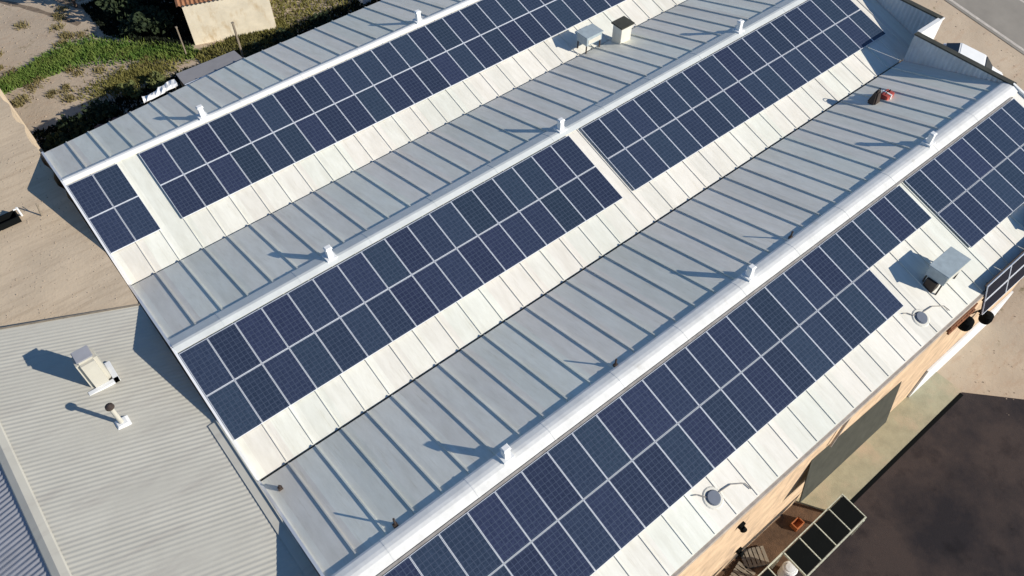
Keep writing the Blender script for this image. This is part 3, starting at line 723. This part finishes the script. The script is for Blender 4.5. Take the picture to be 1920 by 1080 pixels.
v = MB(); v.lathe((15.45, -27.1, -12), [(.30, 0), (.32, .05), (.30, .3), (.32, .33), (.30, .6), (.32, .85), (.27, .9)], 20); v.build('drum_body', M['white_paint'], t)
v = MB(); v.lathe((15.45, -27.1, -11.1), [(.2, .0), (.2, .05), (.05, .07)], 14); v.build('drum_lid', M['trim'], t)

for x, y, rz, lab in ((13.9, -26.0, .2, 'weathered pallet lying on the brown soil beside the peach wall'), (15.0, -25.8, -.5, 'weathered pallet half under the right wall lamp')):
    t = thing('pallet', (x, y, -12), lab, 'pallet', 'pallets on the brown soil')
    def q(a, b, z): return (x + a * math.cos(rz) - b * math.sin(rz), y + a * math.sin(rz) + b * math.cos(rz), z)
    v = MB()
    for i in range(6):
        a0 = -.55 + i * .19; v.hexa([q(a0, -.4, -11.88), q(a0 + .14, -.4, -11.88), q(a0 + .14, .4, -11.88), q(a0, .4, -11.88)], [q(a0, -.4, -11.86), q(a0 + .14, -.4, -11.86), q(a0 + .14, .4, -11.86), q(a0, .4, -11.86)])
    v.build('deck_boards', M['wood'], t)
    v = MB()
    for b0 in (-.38, -.04, .3): v.hexa([q(-.55, b0, -11.99), q(.54, b0, -11.99), q(.54, b0 + .08, -11.99), q(-.55, b0 + .08, -11.99)], [q(-.55, b0, -11.882), q(.54, b0, -11.882), q(.54, b0 + .08, -11.882), q(-.55, b0 + .08, -11.882)])
    v.build('bearers', M['wood'], t)

# steep rack of panels hung on the front eave, right edge
rk = thing('eave_rack', (28, -25.8, -3), 'steel rack of steep panels hung from the front eave near the right edge', 'rack')
top_ = Vector((24.55, -25.50, -1.15)); dn = Vector((0, -.309, -.951))
v = MB()
for s in (0.02, .71, 1.42):
    for a_ in (0,):
        p0 = top_ + dn * s; v.tube(p0 + Vector((0, .05, -.03)), p0 + Vector((8.4, .05, -.03)), .03, n=8)
for u in (0.2, 4.2, 8.2):
    p0 = top_ + Vector((u, .08, -.05)); v.tube(p0, p0 + dn * 1.42, .03, n=8); v.tube(p0 + dn * 1.3, (p0.x, -25.33, -3.6), .03, n=8)
v.build('rail', M['dark'], rk)
nn = Vector((0, -.951, .309))
M['rack_glass'] = mat('black_blue_glass', (0.008, 0.010, 0.020), 0.5, var=.2, spec=.12)
for r_ in (0, 1):
    for i in range(5):
        c = top_ + Vector((.84 + i * 1.68, 0, 0)) + dn * (.36 + r_ * .71)
        t = thing('solar_panel', c, 'steep dark panel, %s from the left in the %s row of the eave rack' % (ORD[i], ('upper', 'lower')[r_]), 'solar panel', 'panels of the eave rack')
        a_, b_ = .82, .34
        def q(a, b, n): return c + Vector((a, 0, 0)) + dn * (-b) + nn * n
        f = MB()
        for x0, x1, y0, y1 in ((-a_, -a_ + .015, -b_, b_), (a_ - .015, a_, -b_, b_), (-a_ + .015, a_ - .015, -b_, -b_ + .03), (-a_ + .015, a_ - .015, b_ - .03, b_)):
            f.hexa([q(x0, y0, 0), q(x1, y0, 0), q(x1, y1, 0), q(x0, y1, 0)], [q(x0, y0, .04), q(x1, y0, .04), q(x1, y1, .04), q(x0, y1, .04)])
        f.build('frame', M['frame'], t)
        f = MB(); f.hexa([q(-a_ + .015, -b_ + .03, .005), q(a_ - .015, -b_ + .03, .005), q(a_ - .015, b_ - .03, .005), q(-a_ + .015, b_ - .03, .005)], [q(-a_ + .015, -b_ + .03, .036), q(a_ - .015, -b_ + .03, .036), q(a_ - .015, b_ - .03, .036), q(-a_ + .015, b_ - .03, .036)])
        f.build('glass', M['rack_glass'], t)

# ------------------------------------------------------------------ vegetation
def leaves(mb, c, rad, n, size, rg, squash=0.8):
    for _ in range(n):
        while True:
            d = Vector((rg.uniform(-1, 1), rg.uniform(-1, 1), rg.uniform(-1, 1)))
            if .05 < d.length < 1: break
        d = d * (0.55 + 0.45 * rg.random()) / max(d.length ** .45, .3)
        p_ = Vector(c) + Vector((d.x * rad, d.y * rad, d.z * rad * squash))
        a_ = Vector((rg.gauss(0, 1), rg.gauss(0, 1), rg.gauss(0, 1))).normalized(); b_ = a_.orthogonal().normalized()
        s = size * rg.uniform(.6, 1.4)
        mb.poly([p_ - a_ * s, p_ + b_ * s * .5, p_ + a_ * s, p_ - b_ * s * .5])
def shrub(name, x, y, z, r, h, m, label, rg, cat='shrub', group=None, n=420):
    t = thing(name, (x, y, z), label, cat, group)
    mb = MB(); k = 6
    for i in range(k):
        a_ = 2 * math.pi * i / k + rg.random(); rad = r * rg.uniform(.25, .7)
        leaves(mb, (x + math.cos(a_) * rad, y + math.sin(a_) * rad, z + h * rg.uniform(.3, .75)), r * rg.uniform(.4, .62), n // k, .10 + .03 * r, rg)
    mb.build('foliage', m, t, fixn=False)
    mb = MB()
    for i in range(4):
        a_ = 2 * math.pi * i / 4 + rg.random(); mb.tube((x + .04 * math.cos(a_), y + .04 * math.sin(a_), z - .1), (x + r * .45 * math.cos(a_), y + r * .45 * math.sin(a_), z + h * .6), .035, .012, 6)
    mb.build('stem', M['trunk'], t)
    return t
rg = random.Random(11)
dk = M['leaf_dark']; ol = M['leaf_olive']
bushes = [(0.7, 10.3, .9, .75, dk, 'dark bush at the outer corner of the shaded strip behind the hall'),
          (2.1, 11.0, 1.0, .9, dk, 'dark rounded bush left of the maroon canopy'),
          (3.6, 11.3, 1.0, 1.1, dk, 'tall dark bush right behind the maroon canopy'),
          (5.6, 12.2, .7, .8, ol, 'olive bush behind the white awning'),
          (7.1, 12.0, .6, .8, ol, 'small olive bush left of the lean-to roof'),
          (12.6, 10.6, .9, 1.0, dk, 'dark bush just right of the lean-to roof'),
          (14.4, 11.0, .8, .8, dk, 'low dark bush below the right corner of the cottage wall'),
          (17.0, 11.2, .8, .8, dk, 'low dark bush in the eave shade right of the cottage')]
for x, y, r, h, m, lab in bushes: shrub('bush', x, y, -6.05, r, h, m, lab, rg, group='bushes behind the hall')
shrub('shade_fill_bush', 8.8, 17.0, -6.05, 1.5, 2.0, dk, 'big dark evergreen bush added to blacken the shade left of the cottage', rg, n=1100)  # dark bush added so the cottage's shadow area turns black
shrub('shade_fill_bush', 8.4, 19.6, -6.05, 1.7, 2.2, dk, 'dark evergreen bush added to darken shade at the top edge, farthest left of the cottage', rg, n=900)  # second bush added to deepen the same shadow area
# small leafy tree at the top left
t = thing('small_tree', (6.3, 22.6, -6.05), 'small green tree near the top left corner', 'tree')
v = MB(); v.tube((6.3, 22.6, -6.2), (6.35, 22.55, -4.7), .10, .06, 8)
for a_ in range(5): v.tube((6.34, 22.56, -5.0), (6.3 + .8 * math.cos(a_ * 1.26), 22.6 + .8 * math.sin(a_ * 1.26), -3.9), .04, .015, 6)
v.build('trunk', M['trunk'], t)
v = MB()
for k in range(9): leaves(v, (6.3 + rg.uniform(-.8, .8), 22.6 + rg.uniform(-.8, .8), -3.9 + rg.uniform(-.6, .7)), .55, 130, .13, rg)
v.build('crown', M['leaf_olive'], t, fixn=False)

def grass(name, m, region, n, hgt, wd, rg, parent=None):
    mb = MB()
    for _ in range(n):
        x, y = region(rg)
        if x is None: continue
        z = -6.02; hh = hgt * rg.uniform(.4, 1.3); a_ = rg.uniform(0, 6.28); lx, ly = rg.gauss(0, .35) * hh, rg.gauss(0, .35) * hh
        dx, dy = math.cos(a_) * wd, math.sin(a_) * wd
        mb.poly([(x - dx, y - dy, z), (x + dx, y + dy, z), (x + lx, y + ly, z + hh)])
    return tag(mb.build(name, m, fixn=False), kind='stuff')
path = [(-.9, 16.6, .55), (0.1, 17.4, .7), (1.6, 17.55, .9), (3.0, 17.8, 1.25), (4.4, 17.9, 1.6), (5.8, 17.3, 1.7), (7.2, 16.0, 1.5), (8.6, 14.8, 1.0), (9.8, 13.6, .7)]
def strip(rg):
    i = rg.randrange(len(path) - 1); f = rg.random(); a_, b_ = path[i], path[i + 1]
    w_ = a_[2] + (b_[2] - a_[2]) * f
    return a_[0] + (b_[0] - a_[0]) * f + rg.gauss(0, .25), a_[1] + (b_[1] - a_[1]) * f + w_ * .55 * max(-1.6, min(1.6, rg.gauss(0, .75)))
tag(grass('grass', M['grass'], strip, 11000, .26, .05, rg), 'band of green grass curving across the sand behind the hall', 'grass')
def dry(rg):
    if rg.random() < .55: x, y = rg.uniform(12, 24), 11.4 + rg.random() ** .8 * 7.0
    elif rg.random() < .6: x, y = rg.uniform(9.8, 15.5), rg.uniform(11.2, 13.6) - (0) 
    else: x, y = 6.3 + rg.gauss(0, 1.2), 13.6 + rg.gauss(0, .6)
    p_ = Vector((x, y, 0)) - Vector((hb.x, hb.y, 0)); 
    if 0 < p_.dot(ux) < L_ and 0 < p_.dot(uy) < 5: return None, None
    return x, y
tag(grass('dry_grass', mat('olive_grass', (0.10, 0.095, 0.025), .9, var=0, scale=.9, col2=(0.25, 0.23, 0.065)), dry, 20000, .22, .05, rg), 'olive and dry grass around the cottage and behind the rear eave', 'grass')
def shade_fill(rg):  # dark leaves added so the shaded ground turns black
    if rg.random() < .62:
        return rg.uniform(-.05, 24), rg.uniform(8.5, 12.35) + .12 * math.sin(rg.random() * 9)
    while True:                          # shaded corner left of the cottage
        x, y = rg.uniform(6.6, 11.4), rg.uniform(14.4, 22.5)
        if y > 14.35 + .8 * max(0, 10.25 - x) + .9 * max(0, 8.5 - x) - rg.uniform(0, .5) and y < 24 and (Vector((x, y, 0)) - Vector((hb.x, hb.y, 0))).dot(ux) < 0: return x, y
tag(grass('shade_leaves', mat('shade_leaf_dark', (0.010, 0.014, 0.010), .9, var=0, scale=2, col2=(0.022, 0.028, 0.016), spec=.1), shade_fill, 22000, .22, .09, rg), 'low dark leaves added to blacken the shaded strips behind the hall', 'shade_fill')
def weeds(rg):
    c = wc[rg.randrange(len(wc))]; return c[0] + rg.gauss(0, c[2]), c[1] + rg.gauss(0, c[2])
wc = [(rg.uniform(-.5, 8), rg.uniform(13.2, 24), rg.uniform(.08, .3)) for _ in range(34)]
tag(grass('weed_tufts', M['drygrass'], weeds, 3800, .2, .04, rg), 'scattered dry weed tufts on the sand', 'weeds')

def stones(name, n, region, zf, smin, smax, m, label):
    mb = MB()
    for _ in range(n):
        x, y = region(rg); z = zf(x, y); r_ = smin * (smax / smin) ** (rg.random() ** 2.2)
        k = 5; a0 = rg.random() * 6.28
        lo = [(x + r_ * rg.uniform(.7, 1.2) * math.cos(a0 + 6.283 * i / k), y + r_ * rg.uniform(.7, 1.2) * math.sin(a0 + 6.283 * i / k), z - .01) for i in range(k)]
        hi = [(x + (px - x) * .55, y + (py - y) * .55, z + r_ * rg.uniform(.4, .9)) for px, py, pz in lo]
        mb.hexa(lo, hi)
    tag(mb.build(name, m, fixn=False), label, 'gravel', kind='stuff')
M['stone'] = mat('pale_stone', (0.36, 0.29, 0.22), .95, var=.35, scale=3)
stones('terrace_gravel', 2200, lambda g_: (-.3 - 5.5 * g_.random(), -6 + 13 * g_.random()), lambda x, y: tz(x, y), .008, .035, M['stone'], 'loose stones scattered over the sandy terrace')
stones('gravel', 2600, lambda g_: (g_.uniform(-2, 12), g_.uniform(12.8, 30)), lambda x, y: -6.0, .015, .07, M['stone'], 'loose stones on the sand behind the hall')
stones('yard_gravel', 2600, lambda g_: (g_.uniform(29.5, 60), g_.uniform(-29, -3)), lambda x, y: T(y), .015, .06, M['stone'], 'loose stones on the dirt at the far end of the hall')

for o in bpy.data.objects:
    if '_base' in o.keys(): del o['_base']
